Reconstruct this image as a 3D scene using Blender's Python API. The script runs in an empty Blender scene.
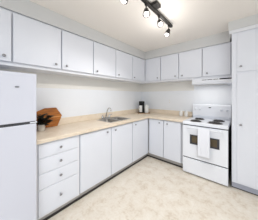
import bpy, bmesh, math, random
from mathutils import Vector, Matrix, Euler
random.seed(7)
C = bpy.context.scene.collection
S = bpy.context.scene
PI = math.pi

# ------------------------------------------------------------------ camera, world, light, exposure
cd = bpy.data.cameras.new('camera'); cam = bpy.data.objects.new('camera', cd); C.objects.link(cam)
cam.location = (0, 0, 1.356); cam.rotation_euler = (PI/2, 0, 0.7089)
cd.sensor_width = 36; cd.lens = 18.557; cd.shift_y = -0.0553; cd.clip_start = 0.02
S.camera = cam

w = bpy.data.worlds.new('daylight'); S.world = w; w.use_nodes = True
bg = w.node_tree.nodes['Background']
bg.inputs[0].default_value = (0.88, 0.94, 1.0, 1); bg.inputs[1].default_value = 0.3

def area(name, loc, rot, sx, sy, power, col):
    l = bpy.data.lights.new(name, 'AREA'); l.shape = 'RECTANGLE'; l.size = sx; l.size_y = sy
    l.energy = power; l.color = col
    o = bpy.data.objects.new(name, l); C.objects.link(o); o.location = loc; o.rotation_euler = rot
    return o
# daylight of the glazed opening behind and to the right of the camera
area('window_daylight', (2.1, -2.2, 1.5), Euler((math.radians(86), 0, math.radians(42))), 2.6, 2.0, 45, (0.86, 0.93, 1.0))
# added unseen fill light, shining down from the ceiling behind the camera
area('ceiling_fill', (1.0, -0.8, 2.44), Euler((0, 0, 0)), 1.2, 1.2, 41, (0.98, 0.99, 1.0))

S.view_settings.view_transform = 'Standard'; S.view_settings.look = 'None'
S.view_settings.gamma = 1; S.view_settings.use_curve_mapping = False
S.view_settings.exposure = 0.23

# ------------------------------------------------------------------ materials
def srgb(r, g, b):
    f = lambda v: (v/255/12.92) if v/255 <= 0.04045 else ((v/255+0.055)/1.055)**2.4
    return (f(r), f(g), f(b), 1)
MATS = {}
def mat(name, col, rough=0.5, metal=0.0, noise=0.0, nscale=20, bump=0.0, emit=None, spec=0.5, coords='Object'):
    m = bpy.data.materials.new(name); m.use_nodes = True
    nt = m.node_tree; b = nt.nodes['Principled BSDF']
    b.inputs['Roughness'].default_value = rough; b.inputs['Metallic'].default_value = metal
    b.inputs['Specular IOR Level'].default_value = spec
    tc = nt.nodes.new('ShaderNodeTexCoord')
    n = nt.nodes.new('ShaderNodeTexNoise'); n.inputs['Scale'].default_value = nscale; n.inputs['Detail'].default_value = 4
    nt.links.new(tc.outputs[coords], n.inputs['Vector'])
    r = nt.nodes.new('ShaderNodeMix'); r.data_type = 'RGBA'
    c = Vector(col[:3])
    r.inputs[6].default_value = (*(c*(1-noise)), 1); r.inputs[7].default_value = (*[min(1, v*(1+noise)) for v in c], 1)
    nt.links.new(n.outputs['Fac'], r.inputs[0]); nt.links.new(r.outputs[2], b.inputs['Base Color'])
    if bump:
        bp = nt.nodes.new('ShaderNodeBump'); bp.inputs['Strength'].default_value = bump; bp.inputs['Distance'].default_value = 0.002
        nt.links.new(n.outputs['Fac'], bp.inputs['Height']); nt.links.new(bp.outputs['Normal'], b.inputs['Normal'])
    if emit:
        b.inputs['Emission Color'].default_value = (*emit[0], 1); b.inputs['Emission Strength'].default_value = emit[1]
    MATS[name] = m
    return m

M_door   = mat('cabinet_paint', (0.75, 0.775, 0.84, 1), 0.45, noise=0.015, nscale=6)
M_frame  = mat('cabinet_frame_paint', (0.77, 0.785, 0.83, 1), 0.5, noise=0.015, nscale=6)
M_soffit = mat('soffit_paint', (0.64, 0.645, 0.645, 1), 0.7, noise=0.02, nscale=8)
M_ceil   = mat('ceiling_paint', (0.92, 0.88, 0.835, 1), 0.9, noise=0.02, nscale=60, bump=0.1)
M_wall   = mat('wall_paint', (0.80, 0.785, 0.745, 1), 0.85, noise=0.02, nscale=40, bump=0.05)
M_panel  = mat('backsplash_panel', (0.82, 0.845, 0.885, 1), 0.35, noise=0.02, nscale=5)
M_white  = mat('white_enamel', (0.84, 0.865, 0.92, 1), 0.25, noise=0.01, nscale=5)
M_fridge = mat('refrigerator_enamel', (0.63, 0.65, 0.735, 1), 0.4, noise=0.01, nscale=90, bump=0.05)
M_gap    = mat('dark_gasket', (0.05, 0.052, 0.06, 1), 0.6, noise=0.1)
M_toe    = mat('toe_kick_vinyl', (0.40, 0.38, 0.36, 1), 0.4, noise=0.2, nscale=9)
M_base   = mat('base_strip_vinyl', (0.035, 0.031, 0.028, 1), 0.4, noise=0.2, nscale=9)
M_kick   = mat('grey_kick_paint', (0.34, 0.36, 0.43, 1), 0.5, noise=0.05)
M_knob   = mat('brushed_nickel', (0.34, 0.34, 0.355, 1), 0.3, 1.0, noise=0.05)
M_steel  = mat('stainless_steel', (0.52, 0.51, 0.50, 1), 0.28, 1.0, noise=0.06, nscale=30)
M_bowl_shade   = mat('shaded_bowl_steel', (0.34, 0.33, 0.315, 1), 0.33, 1.0, noise=0.08, nscale=30)  # same stainless steel, darkened to paint in the shade inside the bowls
M_chrome = mat('chrome', (0.72, 0.72, 0.73, 1), 0.12, 1.0, noise=0.02)
M_black  = mat('black_plastic', (0.010, 0.010, 0.011, 1), 0.5, noise=0.1, spec=0.25)
M_coil   = mat('burner_coil', (0.03, 0.028, 0.027, 1), 0.5, noise=0.2)
M_pan    = mat('drip_pan_metal', (0.30, 0.29, 0.28, 1), 0.3, 1.0, noise=0.1)
M_glass  = mat('oven_window_glass', (0.13, 0.10, 0.062, 1), 0.3, spec=0.2, noise=0.4, nscale=14)
M_towel  = mat('white_cotton', (0.83, 0.85, 0.91, 1), 0.95, noise=0.03, nscale=120, bump=0.4)
M_bronze = mat('dark_bronze', (0.03, 0.027, 0.025, 1), 0.45, 0.1, noise=0.1, spec=0.3)
M_pot    = mat('pale_ceramic', (0.72, 0.68, 0.61, 1), 0.5, noise=0.06, nscale=30)
M_soil   = mat('soil', (0.04, 0.03, 0.02, 1), 0.95, noise=0.4, nscale=80)
M_leaf   = mat('dark_leaf', (0.014, 0.020, 0.013, 1), 0.55, noise=0.5, nscale=25, spec=0.25)
M_cup    = mat('white_ceramic', (0.84, 0.84, 0.83, 1), 0.25, noise=0.01)
M_bulb   = mat('lit_bulb', (1, 0.98, 0.94, 1), 0.3, emit=((1.0, 0.96, 0.9), 5.0))
M_badge  = mat('grey_badge', (0.25, 0.26, 0.29, 1), 0.35, 0.3, noise=0.1)
M_slot   = mat('vent_black', (0.02, 0.02, 0.022, 1), 0.5, noise=0.1)

def wood(name, c1, c2, scale=9, axis='Y', strip=False):
    m = bpy.data.materials.new(name); m.use_nodes = True; nt = m.node_tree; b = nt.nodes['Principled BSDF']
    b.inputs['Roughness'].default_value = 0.45
    tc = nt.nodes.new('ShaderNodeTexCoord'); mp = nt.nodes.new('ShaderNodeMapping')
    mp.inputs['Scale'].default_value = (6, 1, 6) if axis == 'Y' else (1, 6, 6)
    nt.links.new(tc.outputs['Object'], mp.inputs['Vector'])
    n = nt.nodes.new('ShaderNodeTexNoise'); n.inputs['Scale'].default_value = scale; n.inputs['Detail'].default_value = 5; n.inputs['Distortion'].default_value = 0.6
    nt.links.new(mp.outputs[0], n.inputs['Vector'])
    cr = nt.nodes.new('ShaderNodeValToRGB'); cr.color_ramp.elements[0].position = 0.3; cr.color_ramp.elements[1].position = 0.7
    cr.color_ramp.elements[0].color = c1; cr.color_ramp.elements[1].color = c2
    nt.links.new(n.outputs['Fac'], cr.inputs[0])
    if strip:   # a pale inlaid strip glued across the middle of the board
        sp = nt.nodes.new('ShaderNodeSeparateXYZ'); nt.links.new(tc.outputs['Object'], sp.inputs[0])
        a = nt.nodes.new('ShaderNodeMath'); a.operation = 'ABSOLUTE'; nt.links.new(sp.outputs['Z'], a.inputs[0])
        l = nt.nodes.new('ShaderNodeMath'); l.operation = 'LESS_THAN'; l.inputs[1].default_value = 0.007; nt.links.new(a.outputs[0], l.inputs[0])
        mx = nt.nodes.new('ShaderNodeMix'); mx.data_type = 'RGBA'; nt.links.new(l.outputs[0], mx.inputs[0])
        nt.links.new(cr.outputs[0], mx.inputs[6]); mx.inputs[7].default_value = (0.60, 0.28, 0.085, 1)
        nt.links.new(mx.outputs[2], b.inputs['Base Color'])
    else:
        nt.links.new(cr.outputs[0], b.inputs['Base Color'])
    return m
M_board = wood('oiled_hardwood', (0.22, 0.062, 0.004, 1), (0.50, 0.165, 0.016, 1), strip=True)
M_tray  = wood('pale_wood', (0.36, 0.20, 0.09, 1), (0.48, 0.29, 0.14, 1))

def mottled(name, cols, rough, scale, fine, spec=0.5, seams=False):
    m = bpy.data.materials.new(name); m.use_nodes = True; nt = m.node_tree; b = nt.nodes['Principled BSDF']
    b.inputs['Roughness'].default_value = rough; b.inputs['Specular IOR Level'].default_value = spec
    tc = nt.nodes.new('ShaderNodeTexCoord')
    n = nt.nodes.new('ShaderNodeTexNoise'); n.inputs['Scale'].default_value = scale; n.inputs['Detail'].default_value = 8; n.inputs['Roughness'].default_value = 0.7; n.inputs['Distortion'].default_value = 0.35
    nt.links.new(tc.outputs['Object'], n.inputs['Vector'])
    n2 = nt.nodes.new('ShaderNodeTexNoise'); n2.inputs['Scale'].default_value = fine; n2.inputs['Detail'].default_value = 3
    nt.links.new(tc.outputs['Object'], n2.inputs['Vector'])
    ad = nt.nodes.new('ShaderNodeMath'); ad.operation = 'MULTIPLY_ADD'; ad.inputs[1].default_value = 0.3
    nt.links.new(n2.outputs['Fac'], ad.inputs[0]); nt.links.new(n.outputs['Fac'], ad.inputs[2])
    cr = nt.nodes.new('ShaderNodeValToRGB'); e = cr.color_ramp.elements
    e[0].position = 0.45; e[0].color = cols[0]; e[1].position = 0.85; e[1].color = cols[2]
    x = e.new(0.62); x.color = cols[1]
    nt.links.new(ad.outputs[0], cr.inputs[0])
    out = cr.outputs[0]
    if seams:
        br = nt.nodes.new('ShaderNodeTexBrick'); br.offset = 0.0; br.inputs['Scale'].default_value = 1.0
        br.inputs['Brick Width'].default_value = 0.46; br.inputs['Row Height'].default_value = 0.46
        br.inputs['Mortar Size'].default_value = 0.003; br.inputs['Mortar Smooth'].default_value = 0.4
        br.inputs['Color1'].default_value = (1, 1, 1, 1); br.inputs['Color2'].default_value = (0.975, 0.97, 0.965, 1); br.inputs['Mortar'].default_value = (0.93, 0.915, 0.89, 1)
        nt.links.new(tc.outputs['Object'], br.inputs['Vector'])
        mx = nt.nodes.new('ShaderNodeMix'); mx.data_type = 'RGBA'; mx.blend_type = 'MULTIPLY'; mx.inputs[0].default_value = 1
        nt.links.new(out, mx.inputs[6]); nt.links.new(br.outputs['Color'], mx.inputs[7]); out = mx.outputs[2]
    nt.links.new(out, b.inputs['Base Color'])
    return m
M_floor = mottled('stone_vinyl', [(0.58, 0.49, 0.385, 1), (0.71, 0.65, 0.56, 1), (0.78, 0.74, 0.67, 1)], 0.42, 7.5, 40, 0.4, True)
M_counter = mottled('beige_laminate', [(0.69, 0.575, 0.44, 1), (0.76, 0.655, 0.525, 1), (0.81, 0.715, 0.59, 1)], 0.4, 6, 60)

# ------------------------------------------------------------------ mesh helpers
def bx(bm, x0, x1, y0, y1, z0, z1, bev=0.0, seg=2):
    vs = [bm.verts.new(p) for p in ((x0,y0,z0),(x1,y0,z0),(x1,y1,z0),(x0,y1,z0),(x0,y0,z1),(x1,y0,z1),(x1,y1,z1),(x0,y1,z1))]
    fs = [bm.faces.new([vs[i] for i in f]) for f in ((0,3,2,1),(4,5,6,7),(0,1,5,4),(1,2,6,5),(2,3,7,6),(3,0,4,7))]
    if bev:
        es = list({e for f in fs for e in f.edges})
        bmesh.ops.bevel(bm, geom=es, offset=bev, segments=seg, affect='EDGES', profile=0.5)
def lathe(bm, prof, mtx=None, n=20):
    mtx = mtx or Matrix()
    rings = []
    for r, z in prof:
        if r < 1e-6: rings.append([bm.verts.new(mtx @ Vector((0,0,z)))])
        else: rings.append([bm.verts.new(mtx @ Vector((r*math.cos(2*PI*i/n), r*math.sin(2*PI*i/n), z))) for i in range(n)])
    for a, b in zip(rings, rings[1:]):
        for i in range(n):
            j = (i+1) % n
            if len(a) == 1 and len(b) == 1: continue
            if len(a) == 1: bm.faces.new((a[0], b[j], b[i]))
            elif len(b) == 1: bm.faces.new((a[i], a[j], b[0]))
            else: bm.faces.new((a[i], a[j], b[j], b[i]))
def tube(bm, pts, r, n=10, cap=True):
    pts = [Vector(p) for p in pts]; rings = []
    up = Vector((0.31, 0.77, 0.55))
    rr = r if isinstance(r, (list, tuple)) else [r]*len(pts)
    for i, p in enumerate(pts):
        d = (pts[min(i+1, len(pts)-1)] - pts[max(i-1, 0)]).normalized()
        u = (up - d*up.dot(d)).normalized(); v = d.cross(u); up = u
        rings.append([bm.verts.new(p + rr[i]*(u*math.cos(2*PI*k/n) + v*math.sin(2*PI*k/n))) for k in range(n)])
    for a, b in zip(rings, rings[1:]):
        for i in range(n): bm.faces.new((a[i], a[(i+1)%n], b[(i+1)%n], b[i]))
    if cap: bm.faces.new(rings[0][::-1]); bm.faces.new(rings[-1])
def cells(bm, xs, ys, z0, z1, skip=(), bev=0.0):
    """a slab made of grid cells with some left out (holes, L shapes)"""
    V = {}
    def v(i, j, z):
        if (i, j, z) not in V: V[(i, j, z)] = bm.verts.new((xs[i], ys[j], z))
        return V[(i, j, z)]
    fill = {(i, j) for i in range(len(xs)-1) for j in range(len(ys)-1)} - set(skip)
    for i, j in fill:
        bm.faces.new((v(i,j,z1), v(i+1,j,z1), v(i+1,j+1,z1), v(i,j+1,z1)))
        bm.faces.new((v(i,j,z0), v(i,j+1,z0), v(i+1,j+1,z0), v(i+1,j,z0)))
        for di, dj, a, b in ((-1,0,(i,j+1),(i,j)), (1,0,(i+1,j),(i+1,j+1)), (0,-1,(i,j),(i+1,j)), (0,1,(i+1,j+1),(i,j+1))):
            if (i+di, j+dj) not in fill:
                bm.faces.new((v(*a,z0), v(*b,z0), v(*b,z1), v(*a,z1)))
    if bev:
        bm.normal_update()
        es = [e for e in bm.edges if len(e.link_faces) == 2 and e.calc_face_angle(0) > 1.0 and abs(e.verts[0].co.z-z1) < 1e-6 and abs(e.verts[1].co.z-z1) < 1e-6]
        bmesh.ops.bevel(bm, geom=es, offset=bev, segments=3, affect='EDGES')
def rrect(cx, cy, hx, hy, r, z, n=4):
    out = []
    for sx, sy, a0 in ((1,1,0),(-1,1,PI/2),(-1,-1,PI),(1,-1,1.5*PI)):
        for k in range(n+1):
            a = a0 + PI/2*k/n
            out.append((cx+sx*(hx-r)+r*math.cos(a), cy+sy*(hy-r)+r*math.sin(a), z))
    return out
def loft(bm, loops, cap_end=True, cap_start=False):
    R = [[bm.verts.new(p) for p in l] for l in loops]; n = len(R[0])
    for a, b in zip(R, R[1:]):
        for i in range(n): bm.faces.new((a[i], a[(i+1)%n], b[(i+1)%n], b[i]))
    if cap_end: bm.faces.new(R[-1])
    if cap_start: bm.faces.new(R[0][::-1])
def obj(name, bm, m, parent=None, smooth=False, origin=None):
    bmesh.ops.recalc_face_normals(bm, faces=bm.faces[:])
    me = bpy.data.meshes.new(name)
    if origin is not None: bmesh.ops.translate(bm, vec=-Vector(origin), verts=bm.verts[:])
    bm.to_mesh(me); bm.free(); me.materials.append(m)
    if smooth:
        for p in me.polygons: p.use_smooth = True
    o = bpy.data.objects.new(name, me); C.objects.link(o)
    if origin is not None: o.location = origin
    if parent is not None:
        o.parent = parent
        pw = Vector((0,0,0)); q = parent
        while q is not None: pw += q.location; q = q.parent
        o.location = Vector(origin if origin is not None else (0,0,0)) - pw
    return o
def box(name, m, parent, *a, bev=0.0, origin=None):
    bm = bmesh.new(); bx(bm, *a, bev=bev); return obj(name, bm, m, parent, origin=origin)
def tag(o, label, cat, group=None):
    o['label'] = label; o['category'] = cat
    if group: o['group'] = group
    return o
def thing(name, label, cat, loc, group=None):
    o = bpy.data.objects.new(name, None); C.objects.link(o); o.location = loc; o.empty_display_size = 0.05
    return tag(o, label, cat, group)
def struct(name, bm, m):
    o = obj(name, bm, m); o['kind'] = 'structure'; return o
def sbox(name, m, *a, bev=0.0):
    bm = bmesh.new(); bx(bm, *a, bev=bev); return struct(name, bm, m)
ROT_X = Matrix.Rotation(PI/2, 4, 'Y')       # lathe axis z -> +X
ROT_MY = Matrix.Rotation(PI/2, 4, 'X')      # lathe axis z -> -Y

# ------------------------------------------------------------------ the room
XL, YB, ZC = -2.17, 3.09, 2.447     # left wall, back wall, ceiling
XR, YR = 2.6, -2.6
sbox('floor', M_floor, XL-0.1, XR, YR, YB+0.1, -0.1, 0)
sbox('ceiling', M_ceil, XL-0.1, XR, YR, YB+0.1, ZC, ZC+0.1)
sbox('wall_left', M_wall, XL-0.1, XL, YR, YB+0.1, 0, ZC)
sbox('wall_back', M_wall, XL, XR, YB, YB+0.1, 0, ZC)
sbox('wall_right', M_wall, XR, XR+0.1, 0.6, YB+0.1, 0, ZC)
# soffits above the wall cabinets
ZS = 2.262
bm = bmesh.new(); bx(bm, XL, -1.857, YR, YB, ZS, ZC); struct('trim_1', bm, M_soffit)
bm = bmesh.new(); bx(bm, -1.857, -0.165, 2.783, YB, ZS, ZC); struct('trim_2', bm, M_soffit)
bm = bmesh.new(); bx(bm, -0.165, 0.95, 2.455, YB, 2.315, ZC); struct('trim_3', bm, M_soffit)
# white laminate backsplash sheets
bm = bmesh.new(); bx(bm, XL, XL+0.005, 0.385, YB, 0.9, 1.468); struct('trim_4', bm, M_panel)
bm = bmesh.new(); bx(bm, XL+0.005, -0.13, YB-0.005, YB, 0.9, 1.468); bx(bm, -0.80, -0.13, YB-0.005, YB, 1.468, 1.66); struct('trim_5', bm, M_panel)

# ------------------------------------------------------------------ knobs
def knob(parent, pos, facing, r=0.015, m=None):
    bm = bmesh.new()
    prof = [(0.006, -0.001), (0.0055, 0.010), (r*0.75, 0.014), (r, 0.019), (r*0.95, 0.024), (r*0.55, 0.0275), (0, 0.028)]
    lathe(bm, prof, ROT_X if facing == 'x' else ROT_MY, 16)
    bmesh.ops.translate(bm, vec=Vector(pos), verts=bm.verts[:])
    return obj('knob', bm, m or M_knob, parent, True, pos)

# ------------------------------------------------------------------ wall cabinets
UZ0, UZ1 = 1.677, ZS
def carcass(bm, x0, x1, y0, y1, z0, z1, top=True, t=0.018):
    bx(bm, x0, x1, y0, y1, z0, z0+t)
    if top: bx(bm, x0, x1, y0, y1, z1-t, z1)
def upper_left(y0, y1, doors, label, corner=False):
    """doors: (y0, y1, knob_y)"""
    t = thing('wall_cabinet', label, 'cabinet', ((XL-1.857)/2, (y0+y1)/2, UZ0), 'wall cabinets over the sink run')
    bm = bmesh.new(); bx(bm, XL, -1.886, y0, y1, UZ0, UZ1); obj('body', bm, M_frame, t)
    for a, b, ky in doors:
        bm = bmesh.new(); bx(bm, -1.886, -1.852, a+0.007, b-0.008, 1.714, 2.238, bev=0.004)
        d = obj('door', bm, M_door, t, origin=(-1.862, (a+b)/2, 1.95))
        knob(d, (-1.852, ky, 1.765), 'x')
def upper_back(x0, x1, doors, label):
    t = thing('wall_cabinet', label, 'cabinet', ((x0+x1)/2, (YB+2.78)/2, UZ0), 'wall cabinets on the back wall')
    bm = bmesh.new(); bx(bm, x0, x1, 2.809, YB, UZ0, UZ1); obj('body', bm, M_frame, t)
    for a, b, kx in doors:
        bm = bmesh.new(); bx(bm, a+0.007, b-0.008, 2.775, 2.809, 1.714, 2.238, bev=0.004)
        d = obj('door', bm, M_door, t, origin=((a+b)/2, 2.785, 1.95))
        knob(d, (kx, 2.775, 1.768), 'y')
upper_left(-0.75, 0.264, [(-0.745, -0.24, -0.31), (-0.24, 0.264, 0.198)], 'white wall cabinet above the refrigerator, its door cut off by the photo edge')
upper_left(0.264, 1.27, [(0.264, 0.769, 0.692), (0.769, 1.27, 0.83)], 'white two-door wall cabinet above the wooden cutting board, knobs meeting in the middle')
upper_left(1.27, 1.775, [(1.27, 1.775, 1.336)], 'white single-door wall cabinet over the left end of the sink')
upper_left(1.775, 2.28, [(1.775, 2.28, 1.843)], 'white single-door wall cabinet over the right end of the sink')
upper_left(2.28, YB, [(2.28, 2.752, 2.334)], 'white corner wall cabinet on the sink wall, next to the black coffee maker corner')
upper_back(-1.886, -1.436, [(-1.836, -1.436, -1.503)], 'white single-door wall cabinet on the back wall, just right of the room corner')
upper_back(-1.436, -0.579, [(-1.436, -1.018, -1.085), (-1.018, -0.579, -0.942)], 'white two-door wall cabinet on the back wall above the outlet and shakers')
upper_back(-0.579, -0.128, [(-0.579, -0.15, -0.499)], 'white wall cabinet right above the range hood, touching the pantry')

# ------------------------------------------------------------------ base cabinets
BX = -1.60       # carcass front of the sink run; door fronts at -1.58
XB, YW = XL+0.014, YB-0.014
FX = BX-0.014
def base_left(y0, y1, label, y_end=None):
    t = thing('base_cabinet', label, 'cabinet', ((XL+BX)/2, (y0+y1)/2, 0), 'base cabinets')
    bm = bmesh.new(); th = 0.018
    bx(bm, XB, FX, y0, y0+th, 0.09, 0.73 if y0 == 1.94 else 0.868); bx(bm, XB, FX, y1-th, y1, 0.09, 0.73 if y1 == 1.94 else 0.868)
    bx(bm, XB, FX, y0+th, y1-th, 0.09, 0.108); bx(bm, XB, XB+th, y0+th, y1-th, 0.108, 0.868)
    bx(bm, FX-th, FX, y0+th, y1-th, 0.82, 0.868); bx(bm, FX-th, FX, y0+th, y0+0.05, 0.108, 0.82); bx(bm, FX-th, FX, y1-0.05, y1-th, 0.108, 0.82)
    if y0 < 0.4: bx(bm, FX, BX+0.013, y0, 0.424, 0.09, 0.868); bx(bm, FX, BX+0.013, 0.852, y1, 0.09, 0.868)
    if y0 < 0.4:
        for z0, z1 in ((0.09, 0.110), (0.378, 0.387), (0.540, 0.549), (0.701, 0.710), (0.852, 0.868)): bx(bm, FX, BX+0.013, 0.424, 0.852, z0, z1)
    obj('body', bm, M_frame, t)
    return t
def base_back(x0, x1, label):
    t = thing('base_cabinet', label, 'cabinet', ((x0+x1)/2, (YB+2.52)/2, 0), 'base cabinets')
    bm = bmesh.new(); th = 0.018; F = 2.534
    bx(bm, x0, x0+th, F, YW, 0.09, 0.868); bx(bm, x1-th, x1, F, YW, 0.09, 0.868)
    bx(bm, x0+th, x1-th, F, YW, 0.09, 0.108); bx(bm, x0+th, x1-th, YW-th, YW, 0.108, 0.868)
    bx(bm, x0+th, x1-th, F, F+th, 0.82, 0.868); bx(bm, x0+th, x0+0.05, F, F+th, 0.108, 0.82); bx(bm, x1-0.05, x1-th, F, F+th, 0.108, 0.82)
    obj('body', bm, M_frame, t)
    return t
def kick_left(t, y0, y1):
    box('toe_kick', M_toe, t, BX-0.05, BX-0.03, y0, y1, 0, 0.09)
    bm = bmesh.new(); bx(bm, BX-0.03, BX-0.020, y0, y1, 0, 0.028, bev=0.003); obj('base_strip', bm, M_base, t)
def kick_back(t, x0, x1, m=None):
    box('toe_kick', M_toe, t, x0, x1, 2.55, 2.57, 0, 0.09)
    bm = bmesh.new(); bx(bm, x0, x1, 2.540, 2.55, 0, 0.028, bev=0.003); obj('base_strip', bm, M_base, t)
def ldoor(t, a, b, ky):
    bm = bmesh.new(); bx(bm, FX, BX+0.02, a+0.006, b-0.006, 0.1, 0.850, bev=0.003)
    d = obj('door', bm, M_door, t, origin=(BX+0.01, (a+b)/2, 0.47)); knob(d, (BX+0.02, ky, 0.802), 'x')
def bdoor(t, a, b, kx):
    bm = bmesh.new(); bx(bm, a+0.006, b-0.006, 2.50, 2.534, 0.1, 0.850, bev=0.003)
    d = obj('door', bm, M_door, t, origin=((a+b)/2, 2.51, 0.47)); knob(d, (kx, 2.50, 0.797), 'y')

t = base_left(0.395, 0.876, 'white base cabinet with four drawers, beside the refrigerator'); kick_left(t, 0.395, 0.876)
for a, b, kz in ((0.712, 0.850, 0.778), (0.551, 0.699, 0.626), (0.389, 0.538, 0.463), (0.112, 0.376, 0.244)):
    bm = bmesh.new(); bx(bm, BX, BX+0.02, 0.427, 0.850, a, b, bev=0.003)
    d = obj('drawer', bm, M_door, t, origin=(BX+0.01, 0.643, (a+b)/2)); knob(d, (BX+0.02, 0.64, kz), 'x')
t = base_left(0.876, 1.94, 'white two-door base cabinet under the sink'); kick_left(t, 0.876, 1.94)
ldoor(t, 0.882, 1.413, 1.324); ldoor(t, 1.413, 1.94, 1.494)
t = base_left(1.94, 2.52, 'white single-door base cabinet in the corner, right of the sink'); kick_left(t, 1.94, 2.55)
ldoor(t, 1.944, 2.490, 2.025)
t = base_back(-1.60, -0.85, 'white two-door base cabinet on the back wall, left of the range'); kick_back(t, -1.620, -0.85)
bdoor(t, -1.565, -1.228, -1.309); bdoor(t, -1.228, -0.872, -1.139)

# ------------------------------------------------------------------ countertop with sink cut-out
ct = thing('countertop', 'beige laminate L-shaped countertop running from the refrigerator to the range', 'countertop', (-1.87, 1.5, 0.868))
SX0, SX1, SY0, SY1 = -2.065, -1.665, 1.475, 2.005
bm = bmesh.new()
xs = [XL+0.005, SX0+0.01, SX1-0.01, -1.56, -0.832]; ys = [0.392, SY0+0.01, SY1-0.01, 2.48, YB-0.005]
cells(bm, xs, ys, 0.868, 0.905, skip={(1,1), (3,0), (3,1), (3,2)}, bev=0.006)
obj('worktop', bm, M_counter, ct)
bm = bmesh.new(); bx(bm, XL+0.005, XL+0.023, 0.392, YB-0.005, 0.905, 1.008, bev=0.004); bx(bm, XL+0.023, -0.832, YB-0.023, YB-0.005, 0.905, 1.008, bev=0.004)
obj('upstand', bm, M_counter, ct)

# ------------------------------------------------------------------ sink and tap
sk = thing('sink', 'stainless steel double-bowl sink set into the beige countertop', 'sink', ((SX0+SX1)/2, (SY0+SY1)/2, 0.7))
ym = 1.735
bm = bmesh.new()
cells(bm, [SX0, SX0+0.03, SX1-0.025, SX1], [SY0, SY0+0.025, ym-0.012, ym+0.012, SY1-0.025, SY1], 0.9052, 0.911, skip={(1,1), (1,3)}, bev=0.002)
obj('rim', bm, M_steel, sk)
for a, b in ((SY0+0.025, ym-0.012), (ym+0.012, SY1-0.025)):
    cx, cy, hx, hy = (SX0+SX1+0.005)/2, (a+b)/2, (SX1-SX0-0.055)/2, (b-a)/2
    bm = bmesh.new()
    loft(bm, [rrect(cx, cy, hx, hy, 0.004, 0.909), rrect(cx, cy, hx-0.004, hy-0.004, 0.03, 0.895), rrect(cx, cy, hx-0.01, hy-0.01, 0.04, 0.76), rrect(cx, cy, hx-0.03, hy-0.03, 0.04, 0.742), rrect(cx, cy, 0.04, 0.04, 0.03, 0.738)])
    o = obj('bowl', bm, M_bowl_shade, sk, True)
    md = o.modifiers.new('thick', 'SOLIDIFY'); md.thickness = 0.0015; md.offset = -1 
    bm = bmesh.new(); lathe(bm, [(0, 0.7395), (0.02, 0.7395), (0.034, 0.7415), (0.038, 0.7405)], Matrix.Translation((cx, cy, 0)), 20)
    obj('drain', bm, M_chrome, o, True)
fx, fy = -2.105, 1.735
fc = thing('faucet', 'chrome gooseneck faucet with two handles behind the sink', 'faucet', (fx, fy, 0.905))
bm = bmesh.new(); loft(bm, [rrect(fx, fy, 0.026, 0.115, 0.024, 0.905), rrect(fx, fy, 0.026, 0.115, 0.024, 0.917), rrect(fx, fy, 0.018, 0.107, 0.017, 0.923)], True, True); obj('base_plate', bm, M_chrome, fc)
bm = bmesh.new()
pts = [(fx, fy, 0.918), (fx+0.004, fy, 0.95), (fx+0.022, fy, 1.01), (fx+0.045, fy, 1.065), (fx+0.07, fy, 1.100), (fx+0.097, fy, 1.117), (fx+0.125, fy, 1.114), (fx+0.146, fy, 1.092), (fx+0.156, fy, 1.055)]
tube(bm, pts, [0.014, 0.0125]+[0.0105]*(len(pts)-2), 12); obj('spout', bm, M_chrome, fc, True)
for s in (-1, 1):
    bm = bmesh.new(); lathe(bm, [(0.021, 0.918), (0.02, 0.935), (0.015, 0.948), (0.014, 0.962), (0.0, 0.968)], Matrix.Translation((fx, fy+s*0.085, 0)), 16)
    tube(bm, [(fx, fy+s*0.085, 0.957), (fx+0.02, fy+s*0.1, 0.966), (fx+0.045, fy+s*0.125, 0.972)], [0.007, 0.006, 0.0065], 8)
    obj('handle', bm, M_chrome, fc, True)

# ------------------------------------------------------------------ refrigerator
RX = -1.45; RY0, RY1, RZ = -0.28, 0.378, 1.556
rf = thing('refrigerator', 'white top-freezer refrigerator at the left end of the counter', 'refrigerator', (-1.8, 0.05, 0))
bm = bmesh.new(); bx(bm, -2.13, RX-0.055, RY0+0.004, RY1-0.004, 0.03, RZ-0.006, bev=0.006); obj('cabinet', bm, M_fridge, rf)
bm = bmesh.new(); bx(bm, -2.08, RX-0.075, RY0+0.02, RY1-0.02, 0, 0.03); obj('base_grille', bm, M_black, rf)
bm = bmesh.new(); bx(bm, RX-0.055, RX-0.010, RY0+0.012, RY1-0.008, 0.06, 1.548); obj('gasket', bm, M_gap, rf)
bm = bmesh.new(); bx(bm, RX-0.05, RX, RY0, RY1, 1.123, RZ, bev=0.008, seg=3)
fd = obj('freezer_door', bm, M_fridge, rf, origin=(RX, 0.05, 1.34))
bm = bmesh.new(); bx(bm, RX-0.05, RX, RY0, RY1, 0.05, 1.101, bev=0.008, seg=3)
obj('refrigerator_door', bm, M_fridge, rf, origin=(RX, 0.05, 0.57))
bm = bmesh.new(); loft(bm, [[(RX-0.001+k, y, z) for y, z in [(0.2375+0.016*math.cos(2*PI*i/20), 1.431+0.0075*math.sin(2*PI*i/20)) for i in range(20)]] for k in (0, 0.004)], True, True)
obj('badge', bm, M_badge, fd)
bm = bmesh.new(); bx(bm, RX-0.045, RX-0.002, RY1-0.05, RY1+0.004, 1.107, 1.117, bev=0.001); obj('hinge', bm, M_white, rf)

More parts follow.
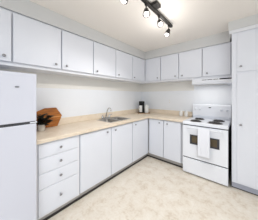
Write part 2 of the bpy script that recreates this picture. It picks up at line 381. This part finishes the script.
# ------------------------------------------------------------------ range
QX0, QX1, QY = -0.822, -0.163, 2.43
st = thing('range', 'white freestanding electric range with coil burners between base cabinet and pantry', 'range', (-0.49, 2.75, 0))
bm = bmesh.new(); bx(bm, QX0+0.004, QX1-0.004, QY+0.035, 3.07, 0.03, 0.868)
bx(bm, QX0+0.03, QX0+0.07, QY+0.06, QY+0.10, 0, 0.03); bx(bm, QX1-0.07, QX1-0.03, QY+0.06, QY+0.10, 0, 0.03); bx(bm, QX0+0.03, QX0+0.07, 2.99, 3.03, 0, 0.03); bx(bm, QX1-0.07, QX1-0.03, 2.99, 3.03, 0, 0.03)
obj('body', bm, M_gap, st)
bm = bmesh.new(); bx(bm, QX0+0.012, QX1-0.012, QY+0.02, QY+0.035, 0.04, 0.868); obj('door_seal', bm, M_gap, st)
bm = bmesh.new(); bx(bm, QX0, QX1, QY, 3.0, 0.853, 0.908, bev=0.01, seg=3); ck = obj('cooktop', bm, M_white, st, origin=(-0.49, 2.7, 0.88))
bm = bmesh.new(); bx(bm, QX0+0.003, QX1-0.003, QY, QY+0.03, 0.02, 0.272, bev=0.006); obj('storage_drawer', bm, M_white, st)
# oven door with a window opening
bm = bmesh.new()
cells(bm, [QX0+0.003, -0.695, -0.275, QX1-0.003], [0.29, 0.533, 0.688, 0.838], 0, 0.03, skip={(1,1)}, bev=0.005)
bmesh.ops.rotate(bm, cent=(0,0,0), matrix=Matrix.Rotation(PI/2, 3, 'X'), verts=bm.verts[:])
bmesh.ops.translate(bm, vec=(0, QY+0.03, 0), verts=bm.verts[:])
od = obj('oven_door', bm, M_white, st, origin=(-0.49, QY+0.015, 0.56))
bm = bmesh.new(); bx(bm, -0.695, -0.275, QY+0.012, QY+0.02, 0.533, 0.688); obj('window', bm, M_glass, od)
bm = bmesh.new(); cells(bm, [-0.697, -0.668, -0.300, -0.273], [0.531, 0.556, 0.672, 0.690], 0, 0.004, skip={(1,1)})
bmesh.ops.rotate(bm, cent=(0,0,0), matrix=Matrix.Rotation(PI/2, 3, 'X'), verts=bm.verts[:]); bmesh.ops.translate(bm, vec=(0, QY+0.0002, 0), verts=bm.verts[:])
obj('window_trim', bm, M_gap, od)
HZ, HY = 0.815, QY-0.042
bm = bmesh.new(); bx(bm, -0.745, -0.235, HY-0.009, HY+0.009, HZ-0.013, HZ+0.013, bev=0.006, seg=3)
for x in (-0.73, -0.25): bx(bm, x-0.012, x+0.012, HY, QY+0.002, HZ-0.012, HZ+0.012, bev=0.003)
obj('handle', bm, M_white, od)
# backguard
bm = bmesh.new()
prof = [(3.0, 0.9), (2.985, 0.93), (2.965, 0.96), (2.985, 1.172), (2.995, 1.185), (3.07, 1.185), (3.07, 0.868), (3.0, 0.868)]
loft(bm, [[(x, y, z) for y, z in prof] for x in (QX0+0.025, QX1)], True, True)
bgd = obj('backguard', bm, M_white, st, origin=(-0.48, 3.03, 1.03))
bm = bmesh.new(); bx(bm, -0.508, -0.468, 2.972, 2.984, 1.118, 1.134, bev=0.002); obj('badge', bm, M_slot, bgd)
for x in (-0.74, -0.66, -0.31, -0.225):
    bm = bmesh.new(); lathe(bm, [(0.021, -0.004), (0.02, 0.012), (0.016, 0.018), (0, 0.018)], Matrix.Translation((x, 2.9785, 1.09)) @ ROT_MY, 18)
    bx(bm, x-0.004, x+0.004, 2.954, 2.964, 1.074, 1.106, bev=0.001); obj('control_knob', bm, M_white, bgd, True)
for x, y, r in ((-0.630, 2.80, 0.074), (-0.630, 2.535, 0.080), (-0.325, 2.80, 0.080), (-0.345, 2.545, 0.094)):
    bm = bmesh.new(); lathe(bm, [(0, 0.9085), (r*0.9, 0.9085), (r*0.98, 0.910), (r+0.012, 0.9135), (r+0.013, 0.9085)], Matrix.Translation((x, y, 0)), 32)
    pn = obj('burner', bm, M_pan, ck, True)
    bm = bmesh.new(); pts = []
    for k in range(100):
        a = k/99*2*PI*4; rr = 0.014 + (r-0.014)*k/99; pts.append((x+rr*math.cos(a), y+rr*math.sin(a), 0.9195))
    tube(bm, pts, 0.0065, 6)
    for q in range(3):
        a = q*2*PI/3+0.4; bx(bm, x-0.002, x+0.002, y-0.002, y+0.002, 0.9085, 0.915)
        tube(bm, [(x, y, 0.9125), (x+r*math.cos(a), y+r*math.sin(a), 0.9125)], 0.003, 5)
    obj('coil', bm, M_coil, pn, True)
# towel over the handle
bm = bmesh.new(); nx, npf = 20, 26
X0, X1 = -0.560, -0.392
path = []
for k in range(14): path.append((HY-0.0135, 0.36+ (HZ-0.36)*k/13, 1))
for k in range(1, 8): a = PI*k/8; path.append((HY-0.0135*math.cos(a), HZ+0.0155*math.sin(a)+0.0, 0))
for k in range(12): path.append((HY+0.0135, HZ - (HZ-0.52)*k/11, 0))
grid = []
for i in range(nx+1):
    u = i/nx; row = []
    for (y, z, fr) in path:
        drop = max(0, HZ-z)
        wv = (0.006*math.sin(u*17+0.5)+0.004*math.sin(u*31+1))*min(1, drop*6) if fr else 0
        xx = X0+(X1-X0)*u
        row.append(bm.verts.new((xx, y - abs(wv)*1.0 - (0.004 if fr else 0)*min(1, drop*8), z + (0.01*math.sin(u*2.2) if fr and z < 0.5 else 0))))
    grid.append(row)
for i in range(nx):
    for k in range(len(path)-1): bm.faces.new((grid[i][k], grid[i+1][k], grid[i+1][k+1], grid[i][k+1]))
tw = obj('dish_towel', bm, M_towel, None, True); md = tw.modifiers.new('thick', 'SOLIDIFY'); md.thickness = 0.003; md.offset = 0
tag(tw, 'white dish towel draped over the oven door handle', 'towel')

# ------------------------------------------------------------------ range hood
HX0, HX1 = -0.757, -0.128
hd = thing('range_hood', 'slim white range hood with black vent slots under the cabinet over the range', 'range hood', (-0.45, 2.87, 1.53))
bm = bmesh.new()
prof = [(3.085, 1.677), (2.785, 1.677), (2.777, 1.670), (2.772, 1.61), (2.764, 1.60), (2.764, 1.582), (2.80, 1.565), (3.085, 1.565)]
loft(bm, [[(x, y, z) for y, z in prof] for x in (HX0, HX1)], True, True)
obj('shell', bm, M_white, hd)
bm = bmesh.new()
for k in range(3): bx(bm, -0.585+k*0.09, -0.585+k*0.09+0.08, 2.773, 2.782, 1.643, 1.653)
obj('vent_slots', bm, M_slot, hd)
bm = bmesh.new(); bx(bm, -0.31, -0.14, 2.772, 2.782, 1.638, 1.660, bev=0.001); obj('switch_panel', bm, M_slot, hd)
bm = bmesh.new(); bx(bm, -0.70, -0.22, 2.83, 3.02, 1.558, 1.5655, bev=0.002); obj('filter', bm, M_steel, hd)
l = bpy.data.lights.new('hood_lamp', 'AREA'); l.shape = 'RECTANGLE'; l.size = 0.5; l.size_y = 0.18; l.energy = 0.85; l.color = (1, 0.98, 0.95)
o = bpy.data.objects.new('hood_lamp', l); C.objects.link(o); o.location = (-0.46, 2.84, 1.549)

# ------------------------------------------------------------------ pantry
PX0, PX1, PF = -0.127, 0.93, 2.48
pt = thing('pantry_cabinet', 'tall white pantry cabinet right of the range', 'cabinet', (0.4, 2.78, 0))
bm = bmesh.new(); bx(bm, PX0, PX1, PF, YB-0.012, 0.09, 2.315); obj('body', bm, M_door, pt)
bm = bmesh.new(); bx(bm, PX0-0.028, PX1, PF-0.02, PF, 2.268, 2.315, bev=0.003); obj('crown_strip', bm, M_frame, pt)
xm = 0.40
for a, b, s in ((PX0+0.055, xm, 1), (xm, PX1-0.03, -1)):
    kx = a+0.048 if s == 1 else b-0.048
    bm = bmesh.new(); bx(bm, a+0.004, b-0.004, PF-0.012, PF, 1.702, 2.252, bev=0.003); d = obj('upper_door', bm, M_door, pt, origin=((a+b)/2, PF-0.01, 1.97)); knob(d, (kx, PF-0.012, 1.772), 'y')
    bm = bmesh.new(); bx(bm, a+0.004, b-0.004, PF-0.012, PF, 0.105, 1.677, bev=0.003); d = obj('lower_door', bm, M_door, pt, origin=((a+b)/2, PF-0.01, 0.9)); knob(d, (kx, PF-0.012, 0.943), 'y')
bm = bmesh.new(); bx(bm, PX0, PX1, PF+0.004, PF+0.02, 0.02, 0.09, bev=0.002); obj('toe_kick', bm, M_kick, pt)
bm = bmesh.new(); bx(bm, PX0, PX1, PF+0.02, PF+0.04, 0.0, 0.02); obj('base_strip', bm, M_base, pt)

# ------------------------------------------------------------------ track light
TXL, TY0, TY1 = -0.83, 0.86, 1.965
tl = thing('track_light', 'dark bronze ceiling track light with four lit spot heads', 'track light', (TXL, 1.36, ZC))
bm = bmesh.new(); bx(bm, TXL-0.018, TXL+0.018, TY0, TY1, 2.395, 2.43, bev=0.004); obj('track', bm, M_bronze, tl)
bm = bmesh.new(); bx(bm, TXL-0.01, TXL+0.085, 1.35, 1.46, 2.41, ZC, bev=0.006); obj('canopy', bm, M_bronze, tl)
for y, dx, gain in ((0.95, -0.02, 0.4), (1.265, 0.01, 0.7), (1.565, 0.02, 1.2), (1.87, -0.01, 2.0)):
    bm = bmesh.new(); lathe(bm, [(0.018, 2.396), (0.018, 2.38), (0.008, 2.376), (0.008, 2.325)], Matrix.Translation((TXL, y, 0)), 14)
    ax = Vector((dx, -0.012, -0.04)).normalized(); q = Vector((0, 0, -1)).rotation_difference(ax).to_matrix().to_4x4()
    base = Vector((TXL, y, 2.332))
    mt = Matrix.Translation(base) @ q
    lathe(bm, [(0, 0.008), (0.016, 0.004), (0.026, -0.01), (0.030, -0.035), (0.037, -0.06), (0.041, -0.084), (0.037, -0.084), (0.030, -0.055), (0.0, -0.048)], mt, 20)
    hdp = obj('spot_head', bm, M_bronze, tl, True)
    bm = bmesh.new(); prof = [(0.0, -0.054), (0.015, -0.056), (0.025, -0.066), (0.027, -0.078), (0.024, -0.090), (0.014, -0.097), (0, -0.099)]
    lathe(bm, prof, mt, 18); obj('bulb', bm, M_bulb, hdp, True)
    l = bpy.data.lights.new('spot_glow', 'SPOT'); l.energy = 16*gain; l.color = (1, 0.98, 0.96); l.shadow_soft_size = 0.03; l.spot_size = math.radians(130); l.spot_blend = 0.8
    l2 = bpy.data.lights.new('bulb_glow', 'POINT'); l2.energy = 1.7*gain; l2.color = (1, 0.97, 0.93); l2.shadow_soft_size = 0.06
    lo = bpy.data.objects.new('bulb_glow', l2); C.objects.link(lo); lo.location = mt @ Vector((0, 0, -0.125))
    lo = bpy.data.objects.new('spot_glow', l); C.objects.link(lo); lo.location = mt @ Vector((0, 0, -0.125)); lo.rotation_euler = (mt.to_3x3()).to_euler()

# ------------------------------------------------------------------ things on the counter
# hexagonal board leaning on the wall
bm = bmesh.new()
hexa = [(0.158, 0.012), (0.082, 0.1365), (-0.070, 0.1365), (-0.165, 0.098), (-0.215, 0.0), (-0.165, -0.098), (-0.07, -0.1368), (0.085, -0.1368)]
loft(bm, [[(x, a, b) for a, b in hexa] for x in (-0.011, 0.011)], True, True)
bmesh.ops.bevel(bm, geom=bm.edges[:], offset=0.003, segments=2, affect='EDGES')
hb = obj('cutting_board', bm, M_board); tilt = math.radians(-9)
hb.rotation_euler = (0, tilt, 0); hb.location = (-2.118, 0.722, 0.9065+0.1368*math.cos(tilt)+0.011*abs(math.sin(tilt)))
tag(hb, 'brown wooden cutting board with a pointed end, leaning on the backsplash behind the potted plant', 'cutting board')
# potted plant
px, py = -1.97, 0.568
pp = thing('potted_plant', 'dark leafy houseplant in a small pale pot beside the refrigerator', 'plant', (px, py, 0.905))
bm = bmesh.new(); lathe(bm, [(0, 0.9055), (0.034, 0.9055), (0.038, 0.925), (0.042, 0.980), (0.042, 0.987), (0.038, 0.987), (0.036, 0.97), (0, 0.97)], Matrix.Translation((px, py, 0)), 24); obj('pot', bm, M_pot, pp, True)
bm = bmesh.new(); lathe(bm, [(0.0355, 0.970), (0.03, 0.977), (0, 0.981)], Matrix.Translation((px, py, 0)), 16); obj('soil', bm, M_soil, pp, True)
bs, bl = bmesh.new(), bmesh.new()
def leaf(bm, p, d, L, W):
    d = d.normalized(); side = d.cross(Vector((0, 0, 1))); side = side.normalized() if side.length > 0.05 else Vector((1, 0, 0)); nrm = side.cross(d)
    prev = None; N = 5
    for k in range(N+1):
        t_ = k/N; ww = W*math.sin(PI*min(1, t_*0.92+0.05))**0.8; c = p + d*L*t_ - Vector((0, 0, 1))*L*0.35*t_*t_
        row = [bm.verts.new((max(q.x, -2.075), q.y, max(q.z, 0.95))) for q in (c - side*ww, c - nrm*ww*0.3, c + side*ww)]
        if prev:
            bm.faces.new((prev[0], prev[1], row[1], row[0])); bm.faces.new((prev[1], prev[2], row[2], row[1]))
        prev = row
for k in range(36):
    a = k*2.4; rad = 0.02 + 0.055*((k*7) % 5)/4; top = Vector((px+rad*math.cos(a), py+0.018+rad*math.sin(a)*1.1, 1.005+0.105*((k*3) % 7)/6))
    b0 = Vector((px+0.012*math.cos(a), py+0.012*math.sin(a), 0.976))
    tube(bs, [b0, (b0+top)/2+Vector((0, 0, 0.012)), top], 0.002, 5)
    for j in range(4):
        an = a + (j-1.5)*1.1; leaf(bl, top - Vector((0, 0, 0.01*j)), Vector((math.cos(an), math.sin(an), 0.45)), 0.052, 0.019)
obj('stems', bs, M_leaf, pp, True)
o = obj('foliage', bl, M_leaf, pp, True); md = o.modifiers.new('thick', 'SOLIDIFY'); md.thickness = 0.0012
# coffee corner: everything set at an angle in the corner, facing the room
cc = Vector((-1.957, 2.866, 0)); ca = math.cos(0.7089); sa = math.sin(0.7089)
CM = Matrix(((ca, -sa, 0, cc.x), (sa, ca, 0, cc.y), (0, 0, 1, 0), (0, 0, 0, 1)))
def placed(name, bm, m, parent=None, smooth=False):
    o = obj(name, bm, m, None, smooth); 
    if parent is None: o.matrix_world = CM
    else: o.parent = parent
    return o
bm = bmesh.new(); loft(bm, [rrect(0, 0, 0.150, 0.092, 0.03, 0.9055), rrect(0, 0, 0.154, 0.096, 0.03, 0.913), rrect(0, 0, 0.154, 0.096, 0.03, 0.922), rrect(0, 0, 0.147, 0.089, 0.025, 0.922), rrect(0, 0, 0.146, 0.088, 0.025, 0.915)], True, True)
tag(placed('serving_tray', bm, M_tray), 'wooden serving tray under the black coffee maker in the counter corner', 'tray')
cm = bpy.data.objects.new('coffee_maker', None); C.objects.link(cm); cm.matrix_world = CM
tag(cm, 'black coffee maker on the wooden tray in the counter corner', 'coffee maker')
bm = bmesh.new(); bx(bm, -0.118, 0.014, -0.065, 0.082, 0.9155, 0.938, bev=0.006); placed('base', bm, M_black, cm)
bm = bmesh.new(); bx(bm, -0.118, 0.014, 0.022, 0.082, 0.938, 1.150, bev=0.006); bx(bm, -0.034, 0.014, -0.035, 0.022, 0.938, 1.150, bev=0.006); placed('water_tank', bm, M_black, cm)
bm = bmesh.new(); bx(bm, -0.118, 0.018, -0.055, 0.082, 1.150, 1.212, bev=0.012); placed('brew_head', bm, M_black, cm)
bm = bmesh.new(); lathe(bm, [(0.016, 1.151), (0.016, 1.140), (0.008, 1.134), (0, 1.134)], Matrix.Translation((-0.075, -0.02, 0)), 14); placed('spout', bm, M_black, cm, True)
mg = bpy.data.objects.new('mug', None); C.objects.link(mg); mg.matrix_world = CM
tag(mg, 'tall white mug standing under the spout of the black coffee maker', 'mug')
bm = bmesh.new(); lathe(bm, [(0, 0.9385), (0.034, 0.9385), (0.038, 0.945), (0.039, 1.105), (0.036, 1.107), (0.034, 0.95), (0, 0.947)], Matrix.Translation((-0.077, -0.022, 0)), 24); placed('cup', bm, M_cup, mg, True)
bm = bmesh.new(); tube(bm, [(-0.077-0.036+(-0.024)*math.sin(PI*k/8), -0.03, 1.085-0.085*k/8) for k in range(9)], 0.005, 8); placed('handle', bm, M_cup, mg, True)
ks = bpy.data.objects.new('canister', None); C.objects.link(ks); ks.matrix_world = CM
tag(ks, 'white lidded canister on the tray, right of the coffee maker', 'canister')
KT = Matrix.Translation((0.071, -0.032, 0))
bm = bmesh.new(); lathe(bm, [(0, 0.9155), (0.046, 0.9155), (0.051, 0.922), (0.051, 1.090), (0.048, 1.097), (0, 1.097)], KT, 28); placed('jar', bm, M_cup, ks, True)
bm = bmesh.new(); lathe(bm, [(0.050, 1.0975), (0.050, 1.113), (0.040, 1.120), (0.012, 1.122), (0.010, 1.132), (0.013, 1.142), (0, 1.146)], KT, 28); placed('lid', bm, M_cup, ks, True)
# shakers beside the range
for x, lab in ((-1.045, 'left one of the two small white lidded jars beside the range'), (-0.935, 'right one of the two small white lidded jars, closest to the range')):
    t = thing('jar', lab, 'jar', (x, 2.99, 0.905), 'small white jars beside the range')
    bm = bmesh.new(); lathe(bm, [(0, 0.9055), (0.031, 0.9055), (0.035, 0.912), (0.036, 0.985), (0.030, 0.998), (0, 0.998)], Matrix.Translation((x, 2.99, 0)), 22); obj('pot', bm, M_cup, t, True)
    bm = bmesh.new(); lathe(bm, [(0.028, 0.9985), (0.028, 1.020), (0.022, 1.028), (0, 1.029)], Matrix.Translation((x, 2.99, 0)), 22); obj('lid', bm, M_cup, t, True)
# outlet
ol = thing('wall_outlet', 'white electrical outlet plate on the back wall backsplash', 'outlet', (-1.35, 3.085, 1.22))
bm = bmesh.new(); bx(bm, -1.387, -1.313, 3.079, 3.085, 1.162, 1.278, bev=0.002); obj('cover_plate', bm, M_panel, ol)
for z in (1.195, 1.245):
    bm = bmesh.new(); bx(bm, -1.365, -1.335, 3.0765, 3.0795, z-0.015, z+0.015, bev=0.001); obj('socket', bm, M_cup, ol)
